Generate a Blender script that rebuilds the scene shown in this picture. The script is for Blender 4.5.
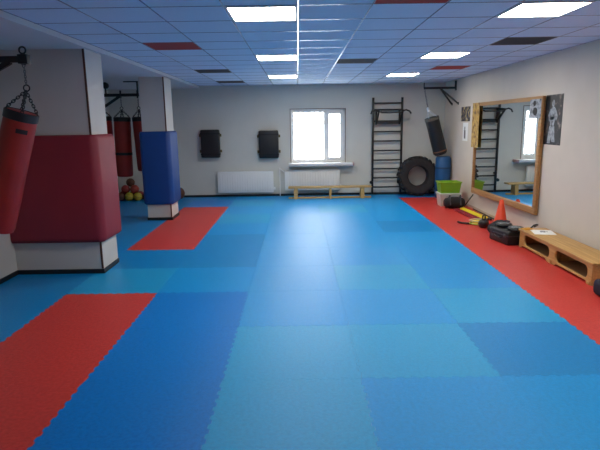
import bpy, bmesh, math, random
from mathutils import Vector, Matrix
random.seed(7)
PI = math.pi
for o in list(bpy.data.objects):
    bpy.data.objects.remove(o)
S = bpy.context.scene
COL = S.collection

# ------------------------------------------------------------------ camera
CAM_F = 515.05
PITCH, YAW, ROLL = .1943, .0015, -.0151
EYE = 1.803
fw = Vector((math.sin(YAW)*math.cos(PITCH), math.cos(YAW)*math.cos(PITCH), -math.sin(PITCH)))
r0 = Vector((math.cos(YAW), -math.sin(YAW), 0)); u0 = r0.cross(fw)
rt = r0*math.cos(ROLL) + u0*math.sin(ROLL); up = u0*math.cos(ROLL) - r0*math.sin(ROLL)
cam = bpy.data.objects.new('camera', bpy.data.cameras.new('camera'))
COL.objects.link(cam)
cam.data.sensor_fit = 'HORIZONTAL'; cam.data.sensor_width = 36
cam.data.lens = CAM_F/600*36
cam.data.clip_start = .05
cam.matrix_world = Matrix(((rt.x, up.x, -fw.x, 0), (rt.y, up.y, -fw.y, 0), (rt.z, up.z, -fw.z, EYE), (0, 0, 0, 1)))
S.camera = cam

# ------------------------------------------------------------------ daylight, lamps, exposure
LAMP = 24.0          # strength of the ceiling panels
SKY = 10.0            # overcast daylight outside the window
S.view_settings.view_transform = 'Standard'
S.view_settings.look = 'None'
S.view_settings.gamma = 1
S.view_settings.use_curve_mapping = False
S.view_settings.exposure = .54
w = bpy.data.worlds.new('world'); S.world = w; w.use_nodes = True
bg = w.node_tree.nodes['Background']
bg.inputs[0].default_value = (.93, .97, 1, 1); bg.inputs[1].default_value = SKY

# ------------------------------------------------------------------ materials
def lin(h):
    h = h.lstrip('#'); out = []
    for k in (0, 2, 4):
        c = int(h[k:k+2], 16)/255
        out.append(c/12.92 if c <= .04045 else ((c+.055)/1.055)**2.4)
    return (*out, 1)

MATS = {}
def mat(name, col, rough=.6, metal=0, noise=None, bump=0, bscale=200, spec=.5, coat=0):
    """procedural principled material; noise=(second colour, scale, contrast)"""
    if name in MATS: return MATS[name]
    m = bpy.data.materials.new(name); m.use_nodes = True
    nt = m.node_tree; b = nt.nodes['Principled BSDF']
    b.inputs['Base Color'].default_value = lin(col)
    b.inputs['Roughness'].default_value = rough
    b.inputs['Metallic'].default_value = metal
    b.inputs['Specular IOR Level'].default_value = spec
    b.inputs['Coat Weight'].default_value = coat
    tc = nt.nodes.new('ShaderNodeTexCoord')
    if noise:
        n = nt.nodes.new('ShaderNodeTexNoise'); n.inputs['Scale'].default_value = noise[1]; n.inputs['Detail'].default_value = 5
        nt.links.new(tc.outputs['Object'], n.inputs['Vector'])
        r = nt.nodes.new('ShaderNodeValToRGB')
        k = noise[2] if len(noise) > 2 else .2
        r.color_ramp.elements[0].position = .5-k; r.color_ramp.elements[1].position = .5+k
        r.color_ramp.elements[0].color = lin(col); r.color_ramp.elements[1].color = lin(noise[0])
        nt.links.new(n.outputs['Fac'], r.inputs['Fac']); nt.links.new(r.outputs['Color'], b.inputs['Base Color'])
    if bump:
        n2 = nt.nodes.new('ShaderNodeTexNoise'); n2.inputs['Scale'].default_value = bscale; n2.inputs['Detail'].default_value = 3
        nt.links.new(tc.outputs['Object'], n2.inputs['Vector'])
        bp = nt.nodes.new('ShaderNodeBump'); bp.inputs['Strength'].default_value = bump; bp.inputs['Distance'].default_value = .01
        nt.links.new(n2.outputs['Fac'], bp.inputs['Height']); nt.links.new(bp.outputs['Normal'], b.inputs['Normal'])
    MATS[name] = m
    return m

def wood(name, c1, c2, axis='Y', rough=.5):
    m = bpy.data.materials.new(name); m.use_nodes = True
    nt = m.node_tree; b = nt.nodes['Principled BSDF']; b.inputs['Roughness'].default_value = rough
    tc = nt.nodes.new('ShaderNodeTexCoord'); mp = nt.nodes.new('ShaderNodeMapping')
    mp.inputs['Scale'].default_value = {'X': (1.2, 22, 22), 'Y': (22, 1.2, 22), 'Z': (22, 22, 1.2)}[axis]
    n = nt.nodes.new('ShaderNodeTexNoise'); n.inputs['Scale'].default_value = 1.6; n.inputs['Detail'].default_value = 6
    r = nt.nodes.new('ShaderNodeValToRGB'); r.color_ramp.elements[0].position = .3; r.color_ramp.elements[1].position = .7
    r.color_ramp.elements[0].color = lin(c1); r.color_ramp.elements[1].color = lin(c2)
    nt.links.new(tc.outputs['Object'], mp.inputs[0]); nt.links.new(mp.outputs[0], n.inputs['Vector'])
    nt.links.new(n.outputs['Fac'], r.inputs[0]); nt.links.new(r.outputs[0], b.inputs['Base Color'])
    return m

def emit(name, col, s):
    m = bpy.data.materials.new(name); m.use_nodes = True
    b = m.node_tree.nodes['Principled BSDF']
    b.inputs['Base Color'].default_value = lin('#f0f0f0')
    b.inputs['Emission Color'].default_value = lin(col); b.inputs['Emission Strength'].default_value = s
    return m

M_WALL = mat('wall_paint', '#cfcec6', .75, noise=('#c9c8c0', 3, .3), bump=.08, bscale=60)
M_WALL_L = mat('column_paint', '#cdc8c1', .7, noise=('#c7c2bb', 4, .3), bump=.06, bscale=60)
M_CEIL = mat('ceiling_board', '#d3e3f3', .85, noise=('#ccdcee', 60, .3))  # pale blue tint puts light bounced off the blue floor into the board colour
M_BEAM = mat('plasterboard', '#d5d5d5', .8)
M_BASE = mat('skirting_black', '#16181d', .5)
M_GUARD = mat('corner_bead', '#5a3a2a', .5)
M_STEELW = mat('grid_metal', '#c3c8d0', .24, metal=.75)
M_WHITE = mat('white_enamel', '#e6e6e4', .35)
M_PVC = mat('white_pvc', '#e9eaec', .3)
M_SILL = mat('sill_plastic', '#cfd2d6', .35)
M_DIFF = emit('lamp_diffuser', '#fff8ea', LAMP)
M_TRED = mat('ceiling_tile_red', '#b8342f', .8)
M_TBLK = mat('ceiling_tile_black', '#1c1c1f', .8)
M_BLACK = mat('black_metal', '#121316', .42)
M_BLKV = mat('black_vinyl', '#15161a', .45, bump=.15, bscale=90)
M_BLKC = mat('black_cloth', '#17181c', .8, bump=.2, bscale=150)
M_RUB = mat('tyre_rubber', '#1d1d20', .75, noise=('#2a2a2c', 14, .2), bump=.2, bscale=60)
M_REDV = mat('red_bag_vinyl', '#a5281f', .5, noise=('#8c221b', 5, .3), bump=.1, bscale=60)
M_PADR = mat('maroon_pad_vinyl', '#942433', .58, noise=('#862030', 3, .3), bump=.06, bscale=30)
M_PADB = mat('blue_pad_vinyl', '#0c458e', .5, noise=('#0b3e80', 3, .3), bump=.08, bscale=30)
M_BAGB = mat('blue_bag_vinyl', '#16588e', .5, noise=('#124a7a', 5, .3))
M_CHAIN = mat('steel_chain', '#6a6d72', .35, metal=1)
M_CHROME = mat('bright_steel', '#d8dade', .3, metal=.6)
M_WOOD = wood('pale_bench_wood', '#d0a768', '#b3884e', 'Y')
M_WOODX = wood('pale_bench_wood_x', '#c9a66a', '#b08c50', 'X')
M_FRAME = wood('mirror_frame_wood', '#b98b55', '#9a6c3e', 'Y')
M_DARKIN = mat('bench_inside', '#6d4c2c', .7)
M_ORANGE = mat('orange_plastic', '#f0502c', .4)
M_GREEN = mat('green_plastic', '#83b22a', .35)
M_CLEAR = mat('milky_plastic', '#c9cfc4', .35)
M_YEL = mat('yellow_plastic', '#f2dc1e', .4)
M_REDP = mat('red_plastic', '#8e1024', .4)
M_PAPER = mat('paper', '#efefec', .7)
M_INK = mat('ink', '#262629', .7)

def speckle(name, c, c2):
    m = mat(name, c, .33, noise=(c2, 40, .16), bump=.35, bscale=130, spec=.22)
    return m
MAT_D = speckle('foam_deep_blue', '#0482d8', '#0474c8')
MAT_M = speckle('foam_mid_blue', '#0699e0', '#088ed2')
MAT_L = speckle('foam_pale_blue', '#1ca2da', '#1a96ce')
MAT_K = speckle('foam_dull_blue', '#058bd0', '#0780c2')
MAT_R = speckle('foam_red', '#d64740', '#c23a34')

# ------------------------------------------------------------------ helpers
def finish(bm, name, m, parent=None, loc=None, rot=None, smooth=True, sharp=.6):
    bmesh.ops.recalc_face_normals(bm, faces=bm.faces)
    if smooth:
        for f in bm.faces: f.smooth = True
        for e in bm.edges:
            if len(e.link_faces) == 2 and e.calc_face_angle(0) > sharp: e.smooth = False
    me = bpy.data.meshes.new(name); bm.to_mesh(me); bm.free()
    mm = m if isinstance(m, (list, tuple)) else [m]
    for x in mm: me.materials.append(x)
    o = bpy.data.objects.new(name, me); COL.objects.link(o)
    if parent is not None: o.parent = parent
    if loc is not None: o.location = loc
    if rot is not None: o.rotation_euler = rot
    return o

def tag(o, label, cat, group=None):
    o['label'] = label; o['category'] = cat
    if group: o['group'] = group
    return o

def thing(name, label, cat, loc=(0, 0, 0), rot=(0, 0, 0), group=None):
    o = bpy.data.objects.new(name, None); COL.objects.link(o)
    o.empty_display_size = .1
    o.location = loc; o.rotation_euler = rot
    return tag(o, label, cat, group)

def struct(o, label=None):
    o['kind'] = 'structure'
    if label: o['label'] = label; 
    return o

def copy_tree(o, parent=None):
    c = o.copy(); COL.objects.link(c)
    if parent is not None: c.parent = parent
    for ch in [x for x in bpy.data.objects if x.parent == o]: copy_tree(ch, c)
    return c

def NB(): return bmesh.new()

def box(bm, lo, hi, bev=0, seg=2, mi=0, mtx=None):
    lo, hi = Vector(lo), Vector(hi); c = (lo+hi)/2; d = hi-lo
    r = bmesh.ops.create_cube(bm, size=1, matrix=Matrix.Translation(c) @ Matrix.Diagonal((*d, 1)))
    vs = r['verts']
    if bev:
        es = list({e for v in vs for e in v.link_edges})
        rr = bmesh.ops.bevel(bm, geom=es, offset=bev, segments=seg, profile=.5, affect='EDGES')
        vs = list({v for f in rr['faces'] for v in f.verts} | {v for v in vs if v.is_valid})
    fs = {f for v in vs for f in v.link_faces}
    for f in fs: f.material_index = mi
    if mtx is not None: bmesh.ops.transform(bm, matrix=mtx, verts=vs)
    return vs

def tube(bm, pts, r, n=10, closed=False, mi=0, cap=True):
    pts = [Vector(p) for p in pts]; N = len(pts); rings = []
    rad = r if isinstance(r, (list, tuple)) else [r]*N
    prev = None
    for i, p in enumerate(pts):
        if closed: t = (pts[(i+1) % N]-pts[i-1])
        elif i == 0: t = pts[1]-p
        elif i == N-1: t = p-pts[i-1]
        else: t = (pts[i+1]-p).normalized()+(p-pts[i-1]).normalized()
        t.normalize()
        if prev is None:
            a = Vector((0, 0, 1)) if abs(t.z) < .9 else Vector((1, 0, 0))
            x = t.cross(a).normalized()
        else:
            x = (prev - t*prev.dot(t)).normalized()
        prev = x; y = t.cross(x)
        rings.append([bm.verts.new(p+(x*math.cos(2*PI*k/n)+y*math.sin(2*PI*k/n))*rad[i]) for k in range(n)])
    for i in range(N if closed else N-1):
        A, B = rings[i], rings[(i+1) % N]
        for k in range(n):
            f = bm.faces.new((A[k], A[(k+1) % n], B[(k+1) % n], B[k])); f.material_index = mi
    if cap and not closed:
        for R in (rings[0], rings[-1]):
            f = bm.faces.new(R); f.material_index = mi
    return rings

def lathe(bm, prof, n=28, mtx=None, mi=0):
    """prof: list of (radius, z); closed with caps where the radius is 0"""
    rings = []; new = []
    for r, z in prof:
        if r <= 1e-6:
            v = bm.verts.new((0, 0, z)); rings.append([v]); new.append(v)
        else:
            R = [bm.verts.new((r*math.cos(2*PI*k/n), r*math.sin(2*PI*k/n), z)) for k in range(n)]
            rings.append(R); new += R
    for A, B in zip(rings[:-1], rings[1:]):
        if len(A) == 1 and len(B) == 1: continue
        for k in range(n):
            k2 = (k+1) % n
            if len(A) == 1: f = bm.faces.new((A[0], B[k], B[k2]))
            elif len(B) == 1: f = bm.faces.new((A[k], A[k2], B[0]))
            else: f = bm.faces.new((A[k], A[k2], B[k2], B[k]))
            f.material_index = mi
    if mtx is not None: bmesh.ops.transform(bm, matrix=mtx, verts=new)
    return new

def prism(bm, poly, z0, z1, mi=0, mtx=None):
    a = [bm.verts.new((x, y, z0)) for x, y in poly]; b = [bm.verts.new((x, y, z1)) for x, y in poly]
    fs = [bm.faces.new(list(reversed(a))), bm.faces.new(b)]
    n = len(poly)
    for k in range(n): fs.append(bm.faces.new((a[k], a[(k+1) % n], b[(k+1) % n], b[k])))
    for f in fs: f.material_index = mi
    if mtx is not None: bmesh.ops.transform(bm, matrix=mtx, verts=a+b)
    return a+b

def torus(bm, c, R, r, ax='Z', n=18, m=8, sx=1, mi=0, mtx=None):
    pts = []
    for k in range(n):
        a = 2*PI*k/n; p = (R*math.cos(a)*sx, R*math.sin(a))
        v = {'Z': Vector((p[0], p[1], 0)), 'Y': Vector((p[0], 0, p[1])), 'X': Vector((0, p[0], p[1]))}[ax]
        v = Vector(c)+v
        if mtx is not None: v = mtx @ v
        pts.append(v)
    tube(bm, pts, r, m, closed=True, mi=mi)

def chain(bm, p0, p1, link=.032, r=.004):
    """a chain of oval links running from p0 to p1"""
    p0, p1 = Vector(p0), Vector(p1); d = p1-p0; L = d.length; n = max(2, round(L/(link*.75)))
    q = d.to_track_quat('X', 'Z').to_matrix().to_4x4()
    for k in range(n):
        c = p0+d*((k+.5)/n)
        M = Matrix.Translation(c) @ q @ (Matrix.Rotation(PI/2, 4, 'X') if k % 2 else Matrix.Identity(4))
        torus(bm, (0, 0, 0), link*.32, r, 'Z', 10, 6, sx=(link*.55)/(link*.32), mtx=M)

def rounded_rect(x0, y0, x1, y1, r, n=6):
    out = []
    for cx, cy, a0 in ((x1-r, y1-r, 0), (x0+r, y1-r, PI/2), (x0+r, y0+r, PI), (x1-r, y0+r, 1.5*PI)):
        for k in range(n+1):
            a = a0+PI/2*k/n; out.append((cx+r*math.cos(a), cy+r*math.sin(a)))
    return out

# ------------------------------------------------------------------ the room
XR, XB, XL, XA = 3.65, -2.40, -3.54, -4.65     # right wall, beam face, left wall, alcove wall
YB, YF = 13.05, -4.0
ZC, ZL = 2.741, 2.69                            # tiled ceiling, lower plasterboard ceiling
WX0, WX1, WZ0, WZ1 = -.175, 1.18, .835, 2.15    # window opening

b = NB(); box(b, (XA-.2, YF-.2, -.25), (XR+.2, YB+.4, -.0205))
struct(finish(b, 'floor', mat('subfloor_rubber', '#1b5a94', .6), smooth=False))

b = NB()
box(b, (XA-.2, YB, -.02), (WX0, YB+.4, 3)); box(b, (WX1, YB, -.02), (XR+.2, YB+.4, 3))
box(b, (WX0, YB, -.02), (WX1, YB+.4, WZ0)); box(b, (WX0, YB, WZ1), (WX1, YB+.4, 3))
struct(finish(b, 'wall_back', M_WALL, smooth=False))
b = NB(); box(b, (XR, YF, -.02), (XR+.2, YB, 3)); struct(finish(b, 'wall_right', mat('wall_paint_warm', '#d8cdbf', .75, noise=('#d2c7b9', 3, .3), bump=.08, bscale=60), smooth=False))
b = NB(); box(b, (XA-.2, YF-.2, -.02), (XR+.2, YF, 3)); struct(finish(b, 'wall_front', M_WALL, smooth=False))
# left wall: solid up to the first column, then stepping back into the alcove
b = NB(); box(b, (XA-.2, YF, -.02), (XL, 6.24, 3)); box(b, (XA-.2, 6.24, -.02), (XL, 6.77, 3)); box(b, (XA-.2, 6.77, -.02), (XA, YB, 3))
struct(finish(b, 'wall_left', M_WALL_L, smooth=False))
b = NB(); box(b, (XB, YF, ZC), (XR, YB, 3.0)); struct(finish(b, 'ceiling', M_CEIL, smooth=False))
b = NB(); box(b, (XL, YF, ZL), (XB, 6.77, 3.0)); box(b, (XA, 6.77, ZL), (XB, YB, 3.0))
struct(finish(b, 'ceiling_left', M_BEAM, smooth=False))

COLS = [(XL, 6.24, -2.46, 6.77), (-2.93, 9.87, -2.47, 10.43)]
for k, (x0, y0, x1, y1) in enumerate(COLS):
    b = NB(); box(b, (x0, y0, 0), (x1, y1, ZL)); o = struct(finish(b, 'column_%d' % (k+1), M_WALL_L, smooth=False))
    b = NB(); box(b, (x1-.02, y0-.006, .06), (x1+.004, y0+.004, ZL)); g = struct(finish(b, 'trim_%d' % (k+1), M_GUARD, smooth=False))
    b = NB(); z = .055
    box(b, (x0, y0-.014, 0), (x1+.014, y0, z)); box(b, (x1, y0, 0), (x1+.014, y1, z))
    if k: box(b, (x0-.014, y0-.014, 0), (x0, y1, z))
    struct(finish(b, 'baseboard_column_%d' % (k+1), M_BASE, smooth=False))
b = NB(); box(b, (XL, 1, 0), (XL+.014, 6.226, .055)); struct(finish(b, 'baseboard_left', M_BASE, smooth=False))
b = NB(); box(b, (XA, YB-.014, 0), (XR, YB, .055)); struct(finish(b, 'baseboard_back', M_BASE, smooth=False))
b = NB(); box(b, (XR-.012, 1, 0), (XR, YB-.014, .05)); struct(finish(b, 'baseboard_right', mat('skirting_pale', '#b9a58f', .5), smooth=False))

# ceiling T-bar grid
CX, CY, T = .0177, 4.4026, .6
gx = [CX+T*i for i in range(-4, 7)]; gy = [CY+T*j for j in range(-13, 15)]
b = NB(); hw = .0055
for x in gx: box(b, (max(x-hw, XB), YF, ZC-.004), (min(x+hw, XR), YB, ZC))
for y in gy: box(b, (XB, y-hw, ZC-.004), (XR, y+hw, ZC))
struct(finish(b, 'ceiling_grid', M_STEELW, smooth=False))

def cell(i, j, m=.011): return (CX+T*i+m, CY+T*j+m, CX+T*(i+1)-m, CY+T*(j+1)-m)
def light_panel(i, j, label):
    x0, y0, x1, y1 = cell(i, j)
    cx, cy = (x0+x1)/2, (y0+y1)/2; h = (x1-x0)/2
    t = thing('ceiling_light', label, 'ceiling light', (cx, cy, ZC), group='square ceiling light panels')
    f = NB(); w_ = .016
    box(f, (-h, -h, -.012), (h, -h+w_, 0)); box(f, (-h, h-w_, -.012), (h, h, 0))
    box(f, (-h, -h+w_, -.012), (-h+w_, h-w_, 0)); box(f, (h-w_, -h+w_, -.012), (h, h-w_, 0))
    finish(f, 'frame', M_WHITE, t, smooth=False)
    d = NB(); box(d, (-h+w_, -h+w_, -.008), (h-w_, h-w_, 0)); finish(d, 'diffuser', M_DIFF, t, smooth=False)
for side, i in (('left', -1), ('right', 3)):
    for j, wh in ((0, 'nearest in view'), (5, 'middle'), (10, 'farthest, by the back wall'), (-5, 'added out of view above the camera')):
        if side == 'left' and j == -5: continue  # right panel above the camera is unseen, added on the grid to brighten the foreground
        light_panel(i, j, 'glowing square ceiling light panel in the %s row, %s' % (side, wh))
def tile(i, j, m, label, g):
    x0, y0, x1, y1 = cell(i, j); b = NB(); box(b, (x0, y0, ZC-.003), (x1, y1, ZC))
    tag(finish(b, 'ceiling_tile', m, smooth=False), label, 'ceiling tile', g)
tile(-3, 3, M_TRED, 'red ceiling tile near the beam on the left side', 'red ceiling tiles')
tile(1, -1, M_TRED, 'red ceiling tile cut by the top of the photo, between the two nearest lights', 'red ceiling tiles')
tile(4, 8, M_TRED, 'small red ceiling tile on the right above the wall bracket', 'red ceiling tiles')
tile(-3, 8, M_TBLK, 'black ceiling tile on the left beyond the red one', 'black ceiling tiles')
tile(-3, 12, M_TBLK, 'black ceiling tile on the left closest to the back wall', 'black ceiling tiles')
tile(1, 6, M_TBLK, 'black ceiling tile in the middle, right of the light row', 'black ceiling tiles')
tile(4, 3, M_TBLK, 'black ceiling tile by the right wall, the largest black one', 'black ceiling tiles')

# ------------------------------------------------------------------ window
win = struct(bpy.data.objects.new('window_1', None)); COL.objects.link(win); win.location = (0, YB+.1, 0)
def frame_rect(bm, x0, z0, x1, z1, w_, y0, y1, bev=.004):
    box(bm, (x0, y0, z0), (x0+w_, y1, z1), bev); box(bm, (x1-w_, y0, z0), (x1, y1, z1), bev)
    box(bm, (x0+w_, y0, z0), (x1-w_, y1, z0+w_), bev); box(bm, (x0+w_, y0, z1-w_), (x1-w_, y1, z1), bev)
b = NB(); frame_rect(b, WX0, WZ0, WX1, WZ1, .075, 0, .07); box(b, (.655, 0, WZ0+.075), (.735, .07, WZ1-.075), .004)
finish(b, 'window_frame', M_PVC, win)
b = NB(); frame_rect(b, WX0-.018, WZ0-.018, WX1+.018, WZ1+.018, .02, -.108, -.09, .002); finish(b, 'reveal_trim', mat('brown_bead', '#7b6f68', .6), win)
b = NB(); frame_rect(b, .725, WZ0+.06, WX1-.06, WZ1-.06, .06, -.018, .05); sash = finish(b, 'sash', M_PVC, win)
glass = bpy.data.materials.new('window_glass'); glass.use_nodes = True
nt = glass.node_tree; nt.nodes.clear()
out = nt.nodes.new('ShaderNodeOutputMaterial'); mx = nt.nodes.new('ShaderNodeMixShader'); mx.inputs[0].default_value = .06
tr = nt.nodes.new('ShaderNodeBsdfTransparent'); gl = nt.nodes.new('ShaderNodeBsdfGlossy'); gl.inputs['Roughness'].default_value = .02
nt.links.new(tr.outputs[0], mx.inputs[1]); nt.links.new(gl.outputs[0], mx.inputs[2]); nt.links.new(mx.outputs[0], out.inputs[0])
for x0, x1, m_ in ((WX0+.075, .655, .075), (.785, WX1-.12, .12)):
    b = NB(); box(b, (x0, .03, WZ0+m_), (x1, .036, WZ1-m_)); finish(b, 'pane', glass, win, smooth=False)
b = NB(); box(b, (.748, -.03, 1.44), (.772, -.018, 1.5), .004); box(b, (.752, -.05, 1.38), (.768, -.034, 1.5), .005); tube(b, [(.76, -.02, 1.49), (.76, -.045, 1.49)], .007)
finish(b, 'handle', M_WHITE, sash)
b = NB(); box(b, (-.24, -.36, WZ0-.075), (1.385, .0, WZ0-.002), .012)
sill = finish(b, 'window_sill', M_SILL, win)
b = NB(); box(b, (1.345, -.365, WZ0-.078), (1.392, -.02, WZ0+.002), .01); finish(b, 'sill_end_cap', mat('end_cap', '#a98d92', .4), sill)
b = NB()
for k in range(10):
    x = WX0+.06+k*.137; tube(b, [(x, .26, WZ0+.02), (x, .26, WZ1-.02)], .014, 8)
for z in (1.2, 1.8): tube(b, [(WX0, .26, z), (WX1, .26, z)], .012, 8)
finish(b, 'security_grille', mat('grey_grille', '#8d9094', .5), win)

# ------------------------------------------------------------------ puzzle mats
FX, FY = -1.57, 5.42
xs = [XA, -3.57, -2.57, -1.57, -.57, .43, 1.43, 2.43, 3.43, XR]
ys = [FY+j for j in range(-5, 8)] + [YB]
def seam(a, c, n_per_m=20, amp=.0085):
    """offsets along a seam from a to c, identical for both neighbours"""
    L = c-a; n = max(2, round(L*n_per_m)); out = [(a, 0)]
    for k in range(n):
        s = 1 if k % 2 else -1; t0 = a+L*(k+.12)/n; t1 = a+L*(k+.88)/n
        if k == 0 or k == n-1: continue
        out += [(t0, s*amp), (t1, s*amp)]
    out.append((c, 0)); return out
G = .0009
def clip_gap(v, g): return v
PAL = {'D': (MAT_D, 'deep blue'), 'M': (MAT_M, 'mid blue'), 'L': (MAT_L, 'pale blue'), 'K': (MAT_K, 'dull blue'), 'R': (MAT_R, 'red')}
# rows from the camera outwards (j = -5 .. 7), columns from the alcove to the right wall
ROWS = {
 -5: 'KKRDLMMRR', -4: 'KKRDMLMRR', -3: 'KKRDLMMRR', -2: 'KKRDLLKRR', -1: 'KKRDMMLRR', 0: 'KKLMMLMRR',
  1: 'KKKKMMMRR', 2: 'KKRKMMMRR', 3: 'KKRMMMKRR', 4: 'KKRLMMMRR', 5: 'KKRMMLMRR', 6: 'KKDLMMMRR', 7: 'KKKMMMMDD'}
ORD = ['first', 'second', 'third', 'fourth', 'fifth', 'sixth', 'seventh', 'eighth', 'ninth', 'tenth', 'eleventh', 'twelfth', 'thirteenth']
for jj, j in enumerate(range(-5, 8)):
    for ii in range(9):
        x0, x1, y0, y1 = xs[ii], xs[ii+1], ys[jj], ys[jj+1]
        if y1 <= 6.45 and ii == 0: continue                      # solid wall there
        if y0 < 6.24 and ii == 1 and x0 < XL: x0 = XL+.001 if y1 <= 6.45 else x0
        code = ROWS[j][ii]; m, cname = PAL[code]
        left = [(0, y0), (0, y1)] if (ii in (0,) or x0 == XL+.001) else [(d, t) for t, d in seam(y0, y1)]
        right = [(0, y0), (0, y1)] if ii == 8 else [(d, t) for t, d in seam(y0, y1)]
        bot = [(x0, 0), (x1, 0)] if jj == 0 else [(t, d) for t, d in seam(xs[ii], xs[ii+1])]
        top = [(x0, 0), (x1, 0)] if jj == 12 else [(t, d) for t, d in seam(xs[ii], xs[ii+1])]
        fix = lambda t: max(t, x0)
        poly = [(fix(t)+ (G if k == 0 else -G if k == len(bot)-1 else 0), y0+d+G) for k, (t, d) in enumerate(bot)]
        poly += [(x1+d-G, t) for d, t in right[1:-1]]
        poly += [(fix(t)+(-G if k == 0 else G if k == len(top)-1 else 0), y1+d-G) for k, (t, d) in enumerate(reversed(top))]
        poly += [(x0+d+G, t) for d, t in reversed(left[1:-1])]
        cx, cy = (x0+x1)/2, (y0+y1)/2
        b = NB(); prism(b, [(x-cx, y-cy) for x, y in poly], -.02, 0)
        o = finish(b, 'floor_mat', m, loc=(cx, cy, 0), smooth=False)
        row = ORD[12-jj]+' row from the back wall'
        if ii == 8: lab = 'narrow %s foam mat strip against the right wall, %s' % (cname, row)
        elif ii == 7: lab = '%s foam mat beside the right wall strip, %s' % (cname, row)
        elif ii == 0: lab = '%s foam mat against the alcove wall, %s' % (cname, row)
        else: lab = '%s mat, %s, %s left of the right red lane' % (cname, row, ORD[6-ii])
        tag(o, lab, 'floor mat', 'interlocking foam floor mats')

# ------------------------------------------------------------------ padding round the columns
def pad_shell(bm, path, th, z0, z1, r=.03):
    """a thick padded sheet following an open path (inner outline), outer outline offset by th"""
    n = len(path); P = [Vector((*p, 0)) for p in path]; norms = []
    for i in range(n):
        d = Vector()
        if i > 0: d += (P[i]-P[i-1]).normalized()
        if i < n-1: d += (P[i+1]-P[i]).normalized()
        d.normalize(); nn = Vector((d.y, -d.x, 0))
        if 0 < i < n-1:
            e = (P[i]-P[i-1]).normalized(); c = nn.dot(Vector((e.y, -e.x, 0))); nn = nn/max(c, .5)
        norms.append(nn)
    prof = [(0, z0), (th*.55, z0), (th*.88, z0+r*.35), (th, z0+r), (th*1.04, (z0+z1)/2), (th, z1-r), (th*.88, z1-r*.35), (th*.55, z1), (0, z1)]
    rings = []
    for i in range(n):
        rings.append([bm.verts.new((P[i].x+norms[i].x*o_, P[i].y+norms[i].y*o_, z)) for o_, z in prof])
    for A, B in zip(rings[:-1], rings[1:]):
        for k in range(len(prof)-1): bm.faces.new((A[k], A[k+1], B[k+1], B[k]))
        bm.faces.new((A[-1], A[0], B[0], B[-1]))
    for R in (rings[0], rings[-1]): bm.faces.new(R)
def arc(cx, cy, r, a0, a1, n=6): return [(cx+r*math.cos(a0+(a1-a0)*k/n), cy+r*math.sin(a0+(a1-a0)*k/n)) for k in range(n+1)]
t = thing('column_pad', 'big maroon padded wrap around the wide left column', 'column padding', (-3, 6.5, .4))
b = NB(); x1, y0, y1 = -2.46, 6.24, 6.77
path = [(-3.535, y0-.003), (-3.2, y0-.003), (-2.8, y0-.003)] + arc(x1-.03, y0+.03-.003, .033, -PI/2, 0) + [(x1+.003, 6.5), (x1+.003, y1+.02)]
pad_shell(b, path, .07, .405, 1.71, .06)
pd = finish(b, 'pad', M_PADR, t, loc=(3, -6.5, -.4), sharp=1.0)
b = NB(); box(b, (-3.5, 6.163, .425), (-2.45, 6.168, .437)); finish(b, 'seam', mat('maroon_piping', '#5a1420', .5), pd)
t = thing('column_pad', 'blue padded wrap around the narrow far column', 'column padding', (-2.7, 10.1, .3))
b = NB(); x0, x1, y0, y1 = -2.93, -2.47, 9.87, 10.43; e = .003; r = .03
path = [(x0-e, y1+.01), (x0-e, y0+r)] + arc(x0+r, y0+r, r+e, PI, 1.5*PI)[1:] + arc(x1-r, y0+r, r+e, -PI/2, 0) + [(x1+e, y1+.01)]
pad_shell(b, path, .058, .31, 1.70, .05)
finish(b, 'pad', M_PADB, t, loc=(2.7, -10.1, -.3), sharp=1.0)

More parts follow.
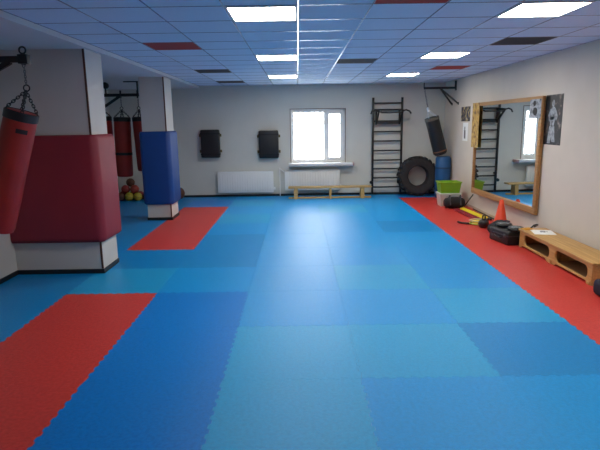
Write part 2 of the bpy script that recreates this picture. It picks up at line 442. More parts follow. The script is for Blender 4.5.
# ------------------------------------------------------------------ punch bags
def punch_bag(label, group, R, L, neck, m, hook, rot=(0, 0, 0), belt=None, printed=False, straps=4, drop=0):
    """the chain drops straight from the hook to a ring (the bag's origin); straps and body hang from the ring"""
    up_ = neck*.55
    t = thing('punching_bag', label, 'punching bag', (hook[0], hook[1], hook[2]-up_), rot, group)
    b = NB(); z1 = -(neck*.45 if not drop else drop); z0 = z1-L
    lathe(b, [(0, z0), (R*.75, z0), (R*.93, z0+.012), (R*.99, z0+.05), (R*1.0, z0+L*.3), (R*.985, z0+L*.5), (R, z0+L*.75), (R*.98, z1-.05), (R*.95, z1-.01), (R*.85, z1), (0, z1)], 32)
    body = finish(b, 'body', m, t)
    b = NB(); lathe(b, [(R*.97, z1-.085), (R*1.025, z1-.08), (R*1.025, z1-.005), (R*.95, z1+.006), (R*.9, z1+.002)], 32); finish(b, 'top_collar', M_BLKV, t)
    if belt:
        b = NB(); lathe(b, [(R*.98, z0+belt-.03), (R*1.03, z0+belt-.026), (R*1.03, z0+belt+.026), (R*.98, z0+belt+.03)], 32); tube(b, [(-R*1.02, -.02, z0+belt), (-R*1.2, -.03, z0+belt-.01)], .014)
        finish(b, 'belt', M_BLKV, t)
    if printed:
        b = NB(); n = 8; vs = []
        for z in (z1-.2, z1-.155):
            vs.append([b.verts.new((R*1.004*math.sin(a), -R*1.004*math.cos(a), z)) for a in [-.35+.7*k/n+.68 for k in range(n+1)]])
        for k in range(n): b.faces.new((vs[0][k], vs[0][k+1], vs[1][k+1], vs[1][k]))
        finish(b, 'print', mat('black_print', '#1b0d0f', .5), body)
    from mathutils import Euler
    inv = Euler(rot).to_matrix().to_4x4().inverted()
    b = NB(); torus(b, inv @ Vector((0, 0, up_)), .024, .006, 'X'); chain(b, inv @ Vector((0, 0, up_-.03)), inv @ Vector((0, 0, .03)))
    ch = finish(b, 'hook_chain', M_CHAIN, t)
    b = NB(); torus(b, (0, 0, 0), .03, .007, 'Y'); finish(b, 'ring', M_BLACK, ch)
    for k in range(straps):
        a = 2*PI*k/straps+.5; b = NB(); chain(b, (0, 0, -.03), (R*.93*math.cos(a), R*.93*math.sin(a), z1+.0), .04, .005)
        finish(b, 'strap_chain', M_BLACK, t)
    return t

# front-left bag on its wall bracket
def bar(bm, p, q, w_=.04, h_=.04, bev=.004):
    p, q = Vector(p), Vector(q); d = q-p; L = d.length
    M = Matrix.Translation((p+q)/2) @ d.to_track_quat('X', 'Z').to_matrix().to_4x4()
    box(bm, (-L/2, -w_/2, -h_/2), (L/2, w_/2, h_/2), bev, 1, 0, M)
t = thing('bag_bracket', 'black wall bracket with eye bolt holding the nearest red punching bag', 'bracket', (XL, 5.3, 2.465))
b = NB(); box(b, (0, -.07, -.42), (.012, .07, .1), .003); finish(b, 'wall_plate', M_BLACK, t)
b = NB(); bar(b, (.01, 0, .0), (.90, 0, .0), .05, .06); finish(b, 'arm', M_BLACK, t)
b = NB(); bar(b, (.01, 0, -.38), (.72, 0, -.02), .045, .05); finish(b, 'brace', M_BLACK, t)
b = NB(); tube(b, [(.85, 0, -.055), (.85, 0, .055)], .022, 12); torus(b, (.85, 0, .085), .032, .009, 'Y'); finish(b, 'eye_bolt', M_BLACK, t)
b = NB(); box(b, (.81, -.04, -.045), (.905, .04, .045), .006); finish(b, 'end_block', M_BLACK, t)
punch_bag('tilted red punching bag at the left edge, in front of the maroon column pad', 'red punching bags', .158, 1.27, .40, M_REDV, (XL+.85, 5.3, 2.41), (0, math.radians(18), 0), printed=True, drop=.24)

# alcove bracket with three bags
YK = 10.7
t = thing('bag_bracket', 'black bracket in the alcove carrying three red punching bags', 'bracket', (XA, YK, 2.42))
b = NB(); box(b, (0, -.07, -.75), (.012, .07, .1), .003); finish(b, 'wall_plate', M_BLACK, t)
b = NB(); bar(b, (.01, 0, 0), (1.46, 0, 0), .05, .06); finish(b, 'arm', M_BLACK, t)
b = NB(); bar(b, (.01, 0, -.68), (1.08, 0, -.02), .045, .05); finish(b, 'brace', M_BLACK, t)
b = NB(); bar(b, (1.44, 0, .03), (1.44, 0, ZL-2.42-.01), .03, .03); bar(b, (1.17, 0, ZL-2.42-.012), (1.46, 0, ZL-2.42-.012), .05, .02); finish(b, 'ceiling_hanger', M_BLACK, t)
b = NB()
for x in (.70, 1.09, 1.43): tube(b, [(x, 0, -.06), (x, 0, .09)], .018, 10)
finish(b, 'eye_bolt', M_BLACK, t)
b = NB(); lathe(b, [(0, -.04), (.055, -.04), (.065, -.03), (.065, .03), (.055, .04), (0, .04)], 20, Matrix.Translation((.80, 0, .19)) @ Matrix.Rotation(PI/2, 4, 'X')); tube(b, [(.80, 0, .02), (.80, 0, .2)], .015); finish(b, 'pulley', M_BLACK, t)
punch_bag('red punching bag in the alcove, left of three, half behind the maroon pad', 'red punching bags', .165, 1.2, .38, M_REDV, (XA+.70, YK, 2.38))
punch_bag('red punching bag with a black belt, middle of the three in the alcove', 'red punching bags', .165, 1.2, .40, M_REDV, (XA+1.09, YK, 2.38), (0, math.radians(1.5), 0), belt=.47)
punch_bag('red punching bag in the alcove, half hidden by the blue column pad', 'red punching bags', .15, 1.09, .40, M_REDV, (XA+1.43, YK+.02, 2.38), (0, math.radians(-2), 0))

# right-hand bracket
YR = 12.2
t = thing('bag_bracket', 'dark wall bracket with two braces high in the right back corner', 'bracket', (XR, YR, 2.56))
b = NB(); box(b, (-.012, -.27, -.39), (0, -.21, -.33), .003); box(b, (-.012, .21, -.39), (0, .27, -.33), .003); box(b, (-.012, -.05, -.06), (0, .05, .16), .003); finish(b, 'wall_plate', M_BLACK, t)
b = NB(); bar(b, (-.74, 0, 0), (-.01, 0, 0), .04, .05); finish(b, 'arm', M_BLACK, t)
for s in (-1, 1):
    b = NB(); bar(b, (-.36, 0, -.01), (-.012, .24*s, -.36), .03, .035); finish(b, 'brace', M_BLACK, t)
b = NB(); bar(b, (-.735, 0, .0), (-.735, 0, .12), .022, .022); bar(b, (-.02, 0, 0), (-.02, 0, .16), .022, .022); finish(b, 'upright', M_BLACK, t)
# black bag on a chain, its foot propped on an upright blue bag that stands on the floor
p_top = Vector((3.12, 12.24, 1.90)); p_bot = Vector((3.38, 12.29, 1.03))
dz = (p_bot-p_top); L = dz.length
q = (-dz).to_track_quat('Z', 'Y')
t = thing('punching_bag', 'tilted black punching bag on a chain in the right back corner', 'punching bag', p_bot)
t.rotation_mode = 'QUATERNION'; t.rotation_quaternion = q
R = .162
b = NB(); lathe(b, [(0, .012), (R*.8, .012), (R, .05), (R, L*.4), (R*.98, L*.7), (R, L-.05), (R*.93, L-.008), (R*.8, L), (0, L)], 32); finish(b, 'body', M_BLKV, t)
b = NB(); lathe(b, [(R*.99, .085), (R*1.025, .087), (R*1.025, .113), (R*.99, .115)], 32); finish(b, 'band', mat('brown_band', '#7a5236', .6), t)
b = NB(); lathe(b, [(R*.98, L-.07), (R*1.03, L-.068), (R*1.03, L-.004), (R*.9, L+.004)], 32); finish(b, 'top_collar', mat('grey_collar', '#55534e', .6), t)
qi = q.inverted(); hook = qi @ (Vector((XR-.72, YR, 2.52))-p_bot); mid = qi @ (Vector((3.03, 12.22, 2.08))-p_bot)
b = NB(); chain(b, mid, hook, .05, .004); ch = finish(b, 'hook_chain', M_CHAIN, t)
b = NB(); M_ = Matrix.Translation(mid); lathe(b, [(0, -.05), (.03, -.045), (.035, 0), (.03, .045), (0, .05)], 14, M_); finish(b, 'swivel', M_CHROME, ch)
for k in range(4):
    a = PI/2*k+.6; b = NB(); chain(b, (R*.85*math.cos(a), R*.85*math.sin(a), L), mid, .045, .004); finish(b, 'strap_chain', M_CHROME, t)
t = thing('punching_bag', 'blue punching bag standing upright on the floor behind the storage boxes', 'punching bag', (3.455, 12.32, 0))
R = .18; H = .99
b = NB(); lathe(b, [(0, 0), (R*.85, 0), (R, .04), (R*1.01, H*.5), (R, H-.05), (R*.85, H), (0, H)], 32); finish(b, 'body', M_BAGB, t)
b = NB()
for z in (.22, .72): lathe(b, [(R*.99, z-.02), (R*1.02, z-.018), (R*1.02, z+.018), (R*.99, z+.02)], 32)
finish(b, 'strap', mat('navy_strap', '#103a5e', .6), t)

# ------------------------------------------------------------------ striking shields on the back wall
def shield(x0, z0, x1, z1, label):
    cx = (x0+x1)/2; W = x1-x0; H = z1-z0
    t = thing('striking_shield', label, 'striking shield', (cx, YB, z0), group='black wall shields')
    b = NB(); box(b, (-W/2, -.16, 0), (W/2, -.045, H), .035, 4); finish(b, 'pad', M_BLKV, t)
    b = NB(); box(b, (-W/2+.03, -.045, .04), (W/2-.03, 0, H-.04), .004); finish(b, 'backing_board', mat('shield_board', '#4a3a22', .7), t)
    for z in (H*.13, H*.86):
        b = NB(); box(b, (-W/2-.006, -.163, z-.02), (W/2+.006, -.05, z+.02), .008); finish(b, 'strap', M_BLKC, t)
    for s in (-1, 1):
        for z in (.16, H-.14):
            b = NB(); box(b, (s*(W/2+.02)-.022, -.07, z-.035), (s*(W/2+.02)+.022, -.045, z+.035), .005); box(b, (s*(W/2-.01)-.03, -.05, z-.012), (s*(W/2-.01)+.03, -.043, z+.012))
            finish(b, 'clip', mat('brass_clip', '#5d5028', .5, metal=.3), t)
shield(-2.41, 1.0, -1.94, 1.69, 'black padded striking shield on the back wall, the left one nearer the blue column')
shield(-.97, .97, -.48, 1.65, 'black padded striking shield on the back wall beside the window')

# ------------------------------------------------------------------ radiators
def radiator(x0, x1, z0, z1, label):
    t = thing('radiator', label, 'radiator', (x0, YB, z0), group='white panel radiators'); W = x1-x0; H = z1-z0
    b = NB(); box(b, (0, -.10, 0), (W, -.082, H), .006)
    n = int(W/.066)
    for k in range(n):
        x = .04+(W-.08)*(k+.5)/n; box(b, (x-.02, -.112, .04), (x+.02, -.098, H-.04), .008)
    box(b, (0, -.05, 0), (W, -.035, H), .006)
    finish(b, 'panel', M_WHITE, t)
    b = NB(); box(b, (0, -.104, H-.002), (W, -.03, H+.012), .003)
    finish(b, 'top_grille', M_WHITE, t)
    for x in (-.004, W-.002):
        b = NB(); box(b, (x, -.104, .01), (x+.006, -.03, H), .002); finish(b, 'side_panel', M_WHITE, t)
    b = NB()
    for x in (.2, W-.2): box(b, (x-.02, -.04, .08), (x+.02, -.001, H-.08))
    finish(b, 'bracket', M_WHITE, t)
    b = NB(); lathe(b, [(0, 0), (.018, 0), (.02, .01), (.02, .06), (.014, .07), (0, .07)], 14, Matrix.Translation((W+.03, -.066, .06))); tube(b, [(W, -.066, .09), (W+.03, -.066, .09)], .009)
    finish(b, 'valve', M_WHITE, t)
radiator(-2.03, -.64, .11, .63, 'white panel radiator on the back wall below the two striking shields')
radiator(-.34, 1.03, .15, .65, 'white panel radiator under the window behind the bench')
b = NB(); tube(b, [(-.47, YB-.045, .01), (-.47, YB-.045, .72)], .012); tube(b, [(-.47, YB-.045, .70), (-.36, YB-.066, .62)], .011)
tag(finish(b, 'heating_pipe', M_WHITE), 'white upright heating pipe between the two radiators', 'pipe')

# ------------------------------------------------------------------ wall bars
t = thing('wall_bars', 'tall black metal climbing ladder of wall bars on the back wall', 'wall bars', (0, YB, 0))
LX0, LX1 = 1.86, 2.57
for x in (LX0, LX1):
    b = NB(); box(b, (x-.025, -.13, .02), (x+.025, -.08, 2.40), .005)
    finish(b, 'post', M_BLACK, t)
    for z in (.5, 1.9):
        b = NB(); box(b, (x-.02, -.09, z-.02), (x+.02, 0, z+.02), .003); finish(b, 'wall_bracket', M_BLACK, t)
for z in (2.265, 2.11, 1.835, 1.58, 1.35, 1.115, .88, .665, .437, .205):
    b = NB(); tube(b, [(LX0, -.105, z), (LX1, -.105, z)], .019, 10); finish(b, 'rung', M_BLACK, t)
for x in (LX0-.045, LX1-.07):
    b = NB(); lathe(b, [(0, -.03), (.04, -.03), (.045, 0), (.04, .03), (0, .03)], 14, Matrix.Translation((x+.01, -.145, .33)) @ Matrix.Rotation(PI/2, 4, 'X')); finish(b, 'knob', M_BLACK, t)
t = thing('pull_up_bar', 'black pull-up bar with curved grips hooked on the wall bars', 'pull-up bar', (0, YB-.13, 2.0))
b = NB()
pth = [(1.76, -.42, .05), (1.80, -.42, .10), (1.87, -.42, .11), (1.95, -.42, .04)]
tube(b, [(1.74, -.42, .00), (1.77, -.42, .06), (1.84, -.42, .09), (1.92, -.42, .07), (2.0, -.42, .03), (2.42, -.42, .03), (2.50, -.42, .07), (2.58, -.42, .09), (2.66, -.42, .06), (2.70, -.42, .0)], .019, 10); finish(b, 'grip_bar', M_BLACK, t)
for x in (1.93, 2.5):
    b = NB(); bar(b, (x, 0.0, .09), (x, -.43, .07), .05, .05); bar(b, (x, -.02, -.22), (x, -.40, .05), .04, .04); bar(b, (x, -.02, -.25), (x, -.02, .12), .05, .04); finish(b, 'arm', M_BLACK, t)
b = NB(); bar(b, (1.93, -.03, -.2), (2.5, -.03, -.2), .05, .07); finish(b, 'cross_bar', M_BLACK, t)

# ------------------------------------------------------------------ tractor tyre
RT = .485
t = thing('tractor_tyre', 'big black tractor tyre standing against the back wall', 'tyre', (2.94, 12.735, RT+.006), (math.radians(-4), 0, 0))
rotx = Matrix.Rotation(PI/2, 4, 'X')
b = NB(); prof = [(.24, -.09), (.255, -.125), (.345, -.155), (.42, -.15), (.45, -.125), (.457, 0), (.45, .125), (.42, .15), (.345, .155), (.255, .125), (.24, .09), (.24, -.09)]
lathe(b, prof, 48, rotx); bmesh.ops.remove_doubles(b, verts=b.verts, dist=1e-5); finish(b, 'carcass', M_RUB, t)
b = NB(); n = 22
for k in range(n):
    for s in (-1, 1):
        a = 2*PI*(k+(.5 if s > 0 else 0))/n
        M_ = Matrix.Rotation(a, 4, 'Y') @ Matrix.Translation((.455, s*.075, 0)) @ Matrix.Rotation(s*.6, 4, 'X')
        box(b, (-.03, -.09, -.022), (.03, .09, .022), .006, 1, 0, M_)
finish(b, 'tread_lugs', M_RUB, t)
b = NB(); torus(b, (0, -.128, 0), .265, .014, 'Y', 40, 8); torus(b, (0, .128, 0), .265, .014, 'Y', 40, 8); finish(b, 'bead', M_RUB, t)

# ------------------------------------------------------------------ benches
t = thing('gym_bench', 'low pale wooden bench under the window along the back wall', 'bench', (.77, 12.52, 0))
b = NB(); box(b, (-1.02, -.13, .262), (1.0, .13, .295), .006); finish(b, 'seat', M_WOODX, t)
b = NB(); box(b, (-1.02, -.03, .0), (1.0, .03, .04), .005); finish(b, 'balance_beam', M_WOODX, t)
for x in (-.84, .0, .78):
    b = NB(); wd = .045 if x else .025
    prism(b, [(-.12, 0), (-.06, 0), (-.04, .042), (.04, .042), (.06, 0), (.12, 0), (.10, .22), (.10, .262), (-.10, .262), (-.10, .22)], -wd, wd, 0, Matrix.Translation((x, 0, 0)) @ Matrix(((0, 0, 1, 0), (1, 0, 0, 0), (0, 1, 0, 0), (0, 0, 0, 1))))
    finish(b, 'leg', M_WOODX, t, smooth=False)
def side_board(bm, L, H, th, holes):
    """board in the local YZ plane with rounded openings; built from an outline grid"""
    outer = [(0, 0), (.06, 0), (.10, .03), (L/2-.14, .03), (L/2-.1, 0), (L/2+.1, 0), (L/2+.14, .03), (L-.10, .03), (L-.06, 0), (L, 0), (L, H), (0, H)]
    geom = []
    for loop in [outer]+holes:
        vs = [bm.verts.new((0, y, z)) for y, z in loop]
        geom += [bm.edges.new((vs[k], vs[(k+1) % len(vs)])) for k in range(len(vs))]
    r = bmesh.ops.triangle_fill(bm, edges=geom, use_beauty=True)
    fs = [g for g in r['geom'] if isinstance(g, bmesh.types.BMFace)]
    e = bmesh.ops.extrude_face_region(bm, geom=fs)
    bmesh.ops.translate(bm, vec=(th, 0, 0), verts=[g for g in e['geom'] if isinstance(g, bmesh.types.BMVert)])
t = thing('gym_bench', 'box-sided wooden bench with oval openings along the right wall', 'bench', (3.205, 5.43, 0))
BL, BH = 1.88, .232
b = NB(); box(b, (-.015, -.02, BH), (.385, BL+.02, BH+.03), .006); finish(b, 'seat', M_WOOD, t)
hl = [rounded_rect(.09, .05, .84, .205, .07), rounded_rect(.98, .05, 1.74, .205, .07)]
for x in (0, .33):
    b = NB(); side_board(b, BL, BH, .028, hl); finish(b, 'side_board', M_WOOD, t, loc=(x, 0, 0), smooth=False)
for y in (0, .89, BL-.025):
    b = NB(); box(b, (.028, y, .03), (.33, y+.025, BH), .003); finish(b, 'end_panel', M_DARKIN if y == .93 else M_WOOD, t)
b = NB(); box(b, (.028, .03, .03), (.33, BL-.03, .042)); finish(b, 'bottom_board', M_DARKIN, t, smooth=False)
for y in (.02, .9, BL-.1):
    b = NB(); box(b, (-.012, y, 0), (.012-.013, y+.07, .05), .004); finish(b, 'foot', M_WOOD, t)
BT = BH+.03
t = thing('booklet', 'open white printed booklet lying on the far end of the right bench', 'booklet', (3.40, 7.02, BT), (0, 0, math.radians(-12)))
b = NB(); box(b, (-.14, -.15, 0), (.14, .15, .006), .002); finish(b, 'pages', M_PAPER, t)
b = NB()
for k, (x, y, lw) in enumerate(((-.03, .02, .1), (-.04, -.02, .07), (-.02, .06, .06))): box(b, (x, y, .0062), (x+lw, y+.022, .0068))
finish(b, 'printed_lines', M_INK, t, smooth=False)
b = NB(); box(b, (-.07, -.045, 0), (.07, .045, .02), .006); tag(finish(b, 'phone_case', mat('amber_plastic', '#d59a34', .5), loc=(3.27, 7.24, BT), rot=(0, 0, .3)), 'small yellow box on the far end of the right bench beside the booklet', 'box')

# ------------------------------------------------------------------ mirror
MN, MF = Vector((3.615, 7.72)), Vector((3.525, 10.38))
d2 = (MF-MN); ML = d2.length; ang = math.atan2(-d2.x, d2.y)
t = thing('wall_mirror', 'large wood-framed mirror leaning off the right wall', 'mirror', (MN.x, MN.y, .38), (0, 0, ang))
MH = 1.77
mm = mat('mirror_silver', '#dfe4e2', .015, metal=1)
b = NB(); box(b, (-.004, .06, .06), (0, ML-.03, MH-.05)); finish(b, 'mirror_glass', mm, t, smooth=False)
b = NB(); box(b, (0, .02, .02), (.02, ML-.02, MH-.02)); finish(b, 'backing', M_DARKIN, t, smooth=False)
for nm, lo, hi in (('frame_rail', (-.03, 0, 0), (.02, ML, .105)), ('frame_rail', (-.03, 0, MH-.065), (.02, ML, MH)), ('frame_stile', (-.03, 0, .105), (.02, .09, MH-.065)), ('frame_stile', (-.03, ML-.05, .105), (.02, ML, MH-.065))):
    b = NB(); box(b, lo, hi, .004); finish(b, nm, M_FRAME, t)
b = NB(); box(b, (.02, ML-.09, .3), (.02+.115, ML-.04, .36)); box(b, (.02, ML-.09, 1.4), (.02+.115, ML-.04, 1.46)); finish(b, 'spacer', M_DARKIN, t, smooth=False)

# ------------------------------------------------------------------ posters (flat on the wall)
def collage(name, cols, scale, seed):
    m = bpy.data.materials.new(name); m.use_nodes = True; nt = m.node_tree; b_ = nt.nodes['Principled BSDF']; b_.inputs['Roughness'].default_value = .5
    tc = nt.nodes.new('ShaderNodeTexCoord'); mp = nt.nodes.new('ShaderNodeMapping'); mp.inputs['Location'].default_value = (seed, seed*2, seed)
    n = nt.nodes.new('ShaderNodeTexNoise'); n.inputs['Scale'].default_value = scale; n.inputs['Detail'].default_value = 4
    r = nt.nodes.new('ShaderNodeValToRGB'); el = r.color_ramp.elements
    while len(el) < len(cols): el.new(.5)
    for k, (p, c) in enumerate(cols): el[k].position = p; el[k].color = lin(c)
    nt.links.new(tc.outputs['Object'], mp.inputs[0]); nt.links.new(mp.outputs[0], n.inputs['Vector']); nt.links.new(n.outputs['Fac'], r.inputs[0]); nt.links.new(r.outputs[0], b_.inputs['Base Color'])
    return m
def poster(label, y0, y1, z0, z1, m, x=XR, th=.003, parts=()):
    t = thing('poster', label, 'poster', (x, (y0+y1)/2, z0)); W = y1-y0
    b = NB(); box(b, (-th, -W/2, 0), (0, W/2, z1-z0)); finish(b, 'sheet', m, t, smooth=False)
    for nm, polys, pm in parts:
        b = NB()
        for pl in polys: prism(b, pl, 0, .0012, 0, Matrix.Translation((-th-.0004, 0, 0)) @ Matrix(((0, 0, -1, 0), (-1, 0, 0, 0), (0, 1, 0, 0), (0, 0, 0, 1))))
        finish(b, nm, pm, t, smooth=False)
def ell(cx, cy, rx, ry, n=18): return [(cx+rx*math.cos(2*PI*k/n), cy+ry*math.sin(2*PI*k/n)) for k in range(n)]
fig = [ell(-.02, .585, .038, .05), [(-.10, .50), (-.03, .535), (.02, .535), (.075, .49), (.07, .40), (.03, .27), (-.07, .27), (-.09, .40)],
       [(-.10, .50), (-.15, .42), (-.11, .33), (.02, .36), (.03, .40), (-.07, .40)], [(.075, .49), (.13, .40), (.09, .33), (.04, .36), (.06, .42)], [(-.09, .265), (.05, .265), (.09, .04), (.0, .04), (-.02, .12), (-.05, .02), (-.14, .02)]]
m_figw = collage('poster_greys', [(.3, '#26272b'), (.45, '#7b8088'), (.6, '#a2a8b0'), (.75, '#3c3e44')], 16, 3)
m_dark = collage('poster_dark', [(.40, '#141417'), (.55, '#1c1b1e'), (.64, '#6a5c58'), (.75, '#a9a6a4')], 9, 5)
poster('large black poster with a pale standing figure, right of the mirror', 7.24, 7.74, 1.45, 2.155, m_dark, parts=[('figure_print', fig, m_figw)])
poster('dark collage poster on the wall left of the mirror, above the white sheet', 11.12, 11.72, 1.80, 2.11, collage('collage_violet', [(.35, '#22202a'), (.5, '#4a4458'), (.6, '#b9a24a'), (.72, '#d8d2dc')], 12, 9))
poster('white sheet with a grey figure, under the dark collage left of the mirror', 11.22, 11.56, 1.38, 1.77, M_PAPER, parts=[('figure_print', [ell(-.03, .27, .03, .04), [(-.08, .23), (.02, .23), (.03, .05), (-.07, .05)]], mat('grey_print', '#6c6a6a', .6))])
t = thing('poster', 'narrow golden brown poster overlapping the left edge of the mirror', 'poster', (MF.x-.035+.004, MF.y-.10, 1.29), (0, 0, ang))
b = NB(); box(b, (-.003, -.16, 0), (0, .20, .86)); finish(b, 'sheet', collage('collage_gold', [(.3, '#3c2c22'), (.45, '#a57c36'), (.6, '#c4a452'), (.72, '#6d4228')], 11, 13), t, smooth=False)
t = thing('photo_print', 'small black and white picture stuck on the top right corner of the mirror', 'picture', (MN.x-.035, 7.74, 1.83), (0, 0, ang))
b = NB(); box(b, (-.003, 0, 0), (0, .34, .28)); finish(b, 'sheet', m_figw, t, smooth=False)
b = NB(); prism(b, ell(-.17, .1, .07, .06), 0, .0012, 0, Matrix.Translation((-.0034, 0, 0)) @ Matrix(((0, 0, -1, 0), (-1, 0, 0, 0), (0, 1, 0, 0), (0, 0, 0, 1)))); prism(b, ell(-.2, .22, .04, .04), 0, .0012, 0, Matrix.Translation((-.0034, 0, 0)) @ Matrix(((0, 0, -1, 0), (-1, 0, 0, 0), (0, 1, 0, 0), (0, 0, 0, 1))))
finish(b, 'print', M_INK, t, smooth=False)

# ------------------------------------------------------------------ equipment along the right wall
def crate(name, label, cx, cy, z, W, D, H, m, taper=.03, lid=False):
    t = thing(name, label, 'storage box', (cx, cy, z)); b = NB()
    def ring(w_, d_, zz): return [b.verts.new((sx*w_/2, sy*d_/2, zz)) for sx, sy in ((-1, -1), (1, -1), (1, 1), (-1, 1))]
    R_ = [ring(W-2*taper, D-2*taper, 0), ring(W, D, H), ring(W-.02, D-.02, H), ring(W-2*taper-.02, D-2*taper-.02, .012)]
    for A, B in zip(R_[:-1], R_[1:]):
        for k in range(4): b.faces.new((A[k], A[(k+1) % 4], B[(k+1) % 4], B[k]))
    b.faces.new(R_[0]); b.faces.new(R_[-1]); finish(b, 'body', m, t, smooth=False)
    b = NB(); o_ = .012
    box(b, (-W/2-o_, -D/2-o_, H-.022), (W/2+o_, -D/2, H), .003); box(b, (-W/2-o_, D/2, H-.022), (W/2+o_, D/2+o_, H), .003)
    box(b, (-W/2-o_, -D/2, H-.022), (-W/2, D/2, H), .003); box(b, (W/2, -D/2, H-.022), (W/2+o_, D/2, H), .003); finish(b, 'rim', m, t)
    if lid:
        b = NB(); box(b, (-W/2-.016, -D/2-.016, H), (W/2+.016, D/2+.016, H+.018), .005); finish(b, 'lid', M_CLEAR, t)
    else:
        for s in (-1, 1):
            b = NB(); box(b, (s*(W/2+.006)-.01, -.07, H-.06), (s*(W/2+.006)+.01, .07, H-.03), .004); finish(b, 'handle', m, t)
    return t
crate('storage_box', 'milky plastic storage box on the red mat, under the green box', 3.255, 11.12, 0, .43, .36, .27, M_CLEAR, lid=True)
crate('storage_box', 'lime green plastic box on top of the milky storage box', 3.255, 11.12, .289, .45, .36, .24, M_GREEN)
# black duffel
t = thing('duffel_bag', 'black ribbed duffel bag on the red mat in front of the storage boxes', 'bag', (3.27, 10.72, 0))
b = NB(); n = 13; rings = []
for k in range(n):
    x = -.21+.42*k/(n-1); q_ = 1 if k % 2 else .9; e_ = 1-.4*abs(x/.21)**4; rr = []
    for a in range(16):
        A = 2*PI*a/16; yy = .14*math.cos(A)*q_*e_; zz = .125+.125*math.sin(A)*q_*e_
        rr.append(b.verts.new((x, yy, max(zz, .004))))
    rings.append(rr)
for A, B in zip(rings[:-1], rings[1:]):
    for a in range(16): b.faces.new((A[a], A[(a+1) % 16], B[(a+1) % 16], B[a]))
b.faces.new(rings[0]); b.faces.new(rings[-1]); finish(b, 'body', M_BLKC, t, sharp=1.2)
for x in (-.12, .1):
    b = NB(); tube(b, [(x, -.15, .09), (x, -.12, .22), (x+.02, -.03, .28), (x+.04, .06, .27), (x+.03, .12, .2)], .012, 8); finish(b, 'handle', mat('grey_strap', '#45474d', .8), t)
b = NB(); tube(b, [(-.17, 0, .247), (.17, 0, .247)], .006, 6); finish(b, 'zip', mat('grey_zip', '#6b6d72', .5), t)
# stick leaning on the right wall
b = NB(); tube(b, [(3.54, 10.88, .016), (3.625, 10.62, .30)], .013, 10); tag(finish(b, 'wooden_stick', mat('olive_stick', '#4a4430', .6)), 'short dark stick propped on the right wall behind the duffel bag', 'stick')
# slalom poles
pole0 = None
POLES = [((3.42, 10.62), (3.52, 9.30), M_YEL, 'yellow slalom pole on the red mat, the one nearest the wall'),
         ((3.36, 10.55), (3.44, 9.25), M_YEL, 'yellow slalom pole on the red mat, second from the wall'),
         ((3.27, 10.48), (3.36, 9.22), M_REDP, 'red slalom pole on the red mat, next to the yellow poles'),
         ((3.20, 10.46), (3.27, 9.24), M_REDP, 'red slalom pole on the red mat, farthest from the wall')]
for p, q_, m, lab in POLES:
    b = NB(); p3, q3 = Vector((*p, .0)), Vector((*q_, .0)); c = (p3+q3)/2; d = q3-p3
    t = thing('slalom_pole', lab, 'pole', (c.x, c.y, .024), (0, 0, math.atan2(d.y, d.x)), 'slalom poles'); h = d.length/2
    tube(b, [(-h, 0, 0), (h, 0, 0)], .02, 10); finish(b, 'shaft', m, t)
    b = NB(); tube(b, [(h-.09, 0, 0), (h+.012, 0, 0)], .0225, 10); finish(b, 'tip', M_BLACK, t)
b = NB(); tube(b, [(3.60, 10.5, .02), (3.60, 9.3, .02)], .012, 8); tag(finish(b, 'broom_handle', mat('dark_pole', '#2b3a2b', .6)), 'dark green pole lying along the foot of the right wall', 'pole')
# coil of resistance tubing
t = thing('resistance_band', 'coiled yellow and green resistance band on the red mat before the case', 'exercise band', (3.19, 8.98, .02))
for k, (m, r_, z) in enumerate(((mat('lime_rubber', '#a9c23a', .5), .13, 0), (M_YEL, .10, .022), (mat('pale_rubber', '#cfc79a', .5), .12, .044))):
    b = NB(); torus(b, (0, .02*k, z), r_, .013, 'Z', 30, 8, sx=1.15); finish(b, 'loop', m, t)
b = NB(); tube(b, [(-.17, -.02, 0), (-.28, .05, 0), (-.32, .16, 0)], .016, 8); finish(b, 'grip', M_BLACK, t)
# kettlebell
t = thing('kettlebell', 'black kettlebell between the yellow band and the orange cone', 'kettlebell', (3.17, 8.68, 0), (0, 0, .9)); t.scale = (.85, .85, .85)
b = NB(); lathe(b, [(0, 0), (.06, 0), (.085, .02), (.105, .07), (.10, .12), (.075, .16), (.04, .18), (0, .185)], 24); finish(b, 'bell', M_BLACK, t)
b = NB(); tube(b, [(-.055, 0, .14), (-.075, 0, .2), (-.06, 0, .25), (0, 0, .268), (.06, 0, .25), (.075, 0, .2), (.055, 0, .14)], .016, 10); finish(b, 'handle', M_BLACK, t)
# black glove heap behind the case
t = thing('sports_bag', 'slumped black sports bag behind the case, at the foot of the cone', 'bag', (3.28, 8.22, 0))
b = NB(); lathe(b, [(0, .0), (.17, .0), (.2, .05), (.19, .12), (.14, .17), (.06, .185), (0, .18)], 20)
for v in b.verts: v.co.x *= .9+.12*math.sin(v.co.y*17); v.co.y *= 1.12; v.co.z *= 1+.14*math.sin(v.co.x*21+1)
finish(b, 'body', M_BLKC, t, sharp=1.3)
b = NB(); tube(b, [(-.14, -.1, .17), (-.08, -.14, .22), (.04, -.12, .225), (.12, -.05, .2)], .013, 8); finish(b, 'handle', mat('grey_strap', '#45474d', .8), t)
# cone
t = thing('training_cone', 'bright orange training cone behind the black case by the mirror', 'cone', (3.44, 8.64, 0))
b = NB(); box(b, (-.145, -.145, 0), (.145, .145, .018), .006); finish(b, 'base', M_ORANGE, t)
b = NB(); lathe(b, [(.135, .018), (.128, .03), (.112, .08), (.034, .47), (.027, .488), (.018, .488), (.018, .46), (.10, .03)], 28); finish(b, 'cone_body', M_ORANGE, t)
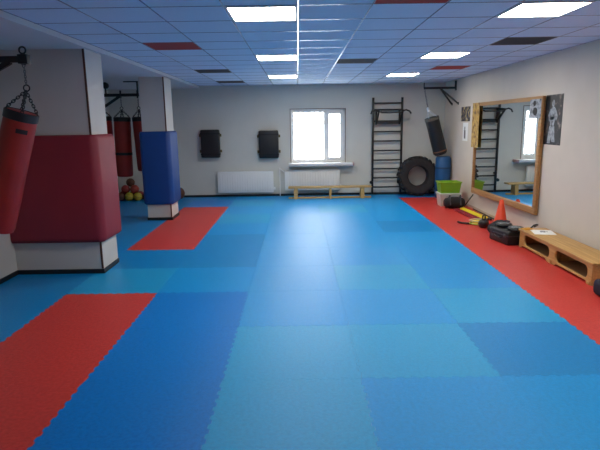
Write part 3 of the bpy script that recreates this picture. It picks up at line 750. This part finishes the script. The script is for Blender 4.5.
# hard case and mitts
t = thing('equipment_case', 'black equipment case on the red mat at the end of the right bench', 'case', (3.19, 7.62, 0), (0, 0, math.radians(10)))
b = NB(); box(b, (-.19, -.26, 0), (.19, .26, .2), .02, 3); finish(b, 'body', M_BLKV, t)
b = NB(); box(b, (-.196, -.266, .13), (.196, .266, .142), .003); finish(b, 'lid_seam', mat('charcoal_trim', '#34363c', .5), t)
b = NB(); tube(b, [(-.19, -.09, .09), (-.215, -.08, .095), (-.215, .08, .095), (-.19, .09, .09)], .011, 8); finish(b, 'handle', M_BLACK, t)
for y in (-.17, .17):
    b = NB(); box(b, (-.2, y-.025, .11), (-.187, y+.025, .16), .003); finish(b, 'latch', mat('charcoal_trim', '#34363c', .5), t)
b = NB(); tube(b, [(.16, -.2, .2), (.24, -.22, .28), (.33, -.16, .275), (.4, -.08, .25), (.42, .02, .2)], .012, 8); finish(b, 'carry_strap', M_BLACK, t)
def mitt(label, loc, rz):
    t = thing('focus_mitt', label, 'focus mitt', loc, (0, 0, rz), 'black focus mitts')
    b = NB(); lathe(b, [(0, 0), (.09, 0), (.115, .015), (.12, .035), (.1, .055), (.05, .045), (0, .04)], 24); pd = finish(b, 'pad', M_BLKV, t)
    b = NB(); torus(b, (0, 0, .045), .06, .006, 'Z', 24, 6); finish(b, 'stitched_ring', mat('pale_stitch', '#9aa0a4', .6), pd)
    b = NB(); box(b, (-.05, .09, .005), (.05, .17, .04), .012); finish(b, 'cuff', M_BLKC, t)
mitt('black focus mitt with a pale ring on the near end of the case lid', (3.21, 7.47, .201), 2.6)
mitt('black focus mitt with a pale ring on the far end of the case lid', (3.16, 7.78, .201), -.5)
# dark bag at the right edge
t = thing('duffel_bag', 'navy bag on the red mat, cut off by the right edge of the photo', 'bag', (3.27, 5.02, 0))
b = NB(); box(b, (-.2, -.17, 0), (.2, .17, .17), .05, 4); finish(b, 'body', mat('navy_cloth', '#161a30', .8), t)
b = NB(); tube(b, [(-.1, 0, .165), (-.08, 0, .22), (.08, 0, .22), (.1, 0, .165)], .01, 8); finish(b, 'handle', M_BLKC, t)

# ------------------------------------------------------------------ balls
def ball(x, y, z, r, m, label):
    t = thing('medicine_ball', label, 'ball', (x, y, z), (.4*x, .9*y, .3), 'medicine balls on the alcove floor')
    b = NB(); bmesh.ops.create_uvsphere(b, u_segments=24, v_segments=14, radius=r); finish(b, 'shell', m, t)
    b = NB(); torus(b, (0, 0, 0), r*.985, r*.03, 'Z', 32, 6); torus(b, (0, 0, 0), r*.985, r*.03, 'X', 32, 6); finish(b, 'seam', mat('ball_seam', '#241a18', .6), t)
M_BR = mat('ball_maroon', '#8c2a28', .5); M_BY = mat('ball_yellow', '#b4a433', .5); M_BD = mat('ball_brown', '#5b3626', .6); M_BO = mat('ball_red', '#a03a2c', .5)
r = .105
ball(-4.16, 12.56, r, r, M_BY, 'yellow ball on the alcove floor, left of the two yellow ones')
ball(-3.95, 12.56, r, r, M_BY, 'yellow ball on the alcove floor, right of the two yellow ones')
ball(-4.37, 12.56, r, r, M_BD, 'brown ball on the alcove floor, left of the yellow balls')
ball(-3.74, 12.60, r, r, M_BD, 'brown ball on the alcove floor next to the blue column')
ball(-4.27, 12.66, .278, r, M_BR, 'maroon ball in the second layer of the pile, left')
ball(-4.05, 12.66, .280, r, M_BO, 'red ball in the second layer of the pile, right')
ball(-4.16, 12.84, r, r, M_BD, 'brown ball on the floor at the back of the pile')
ball(-4.37, 12.78, .118, r, M_BR, 'maroon ball at the back left of the pile')
ball(-3.95, 12.78, r, r, M_BR, 'maroon ball at the back right of the pile')
ball(-4.17, 12.76, .435, r*.98, M_BD, 'dark brown ball on top of the pile')
ball(-2.98, 12.72, .15, .15, M_BD, 'dark brown ball on the floor just right of the blue column')
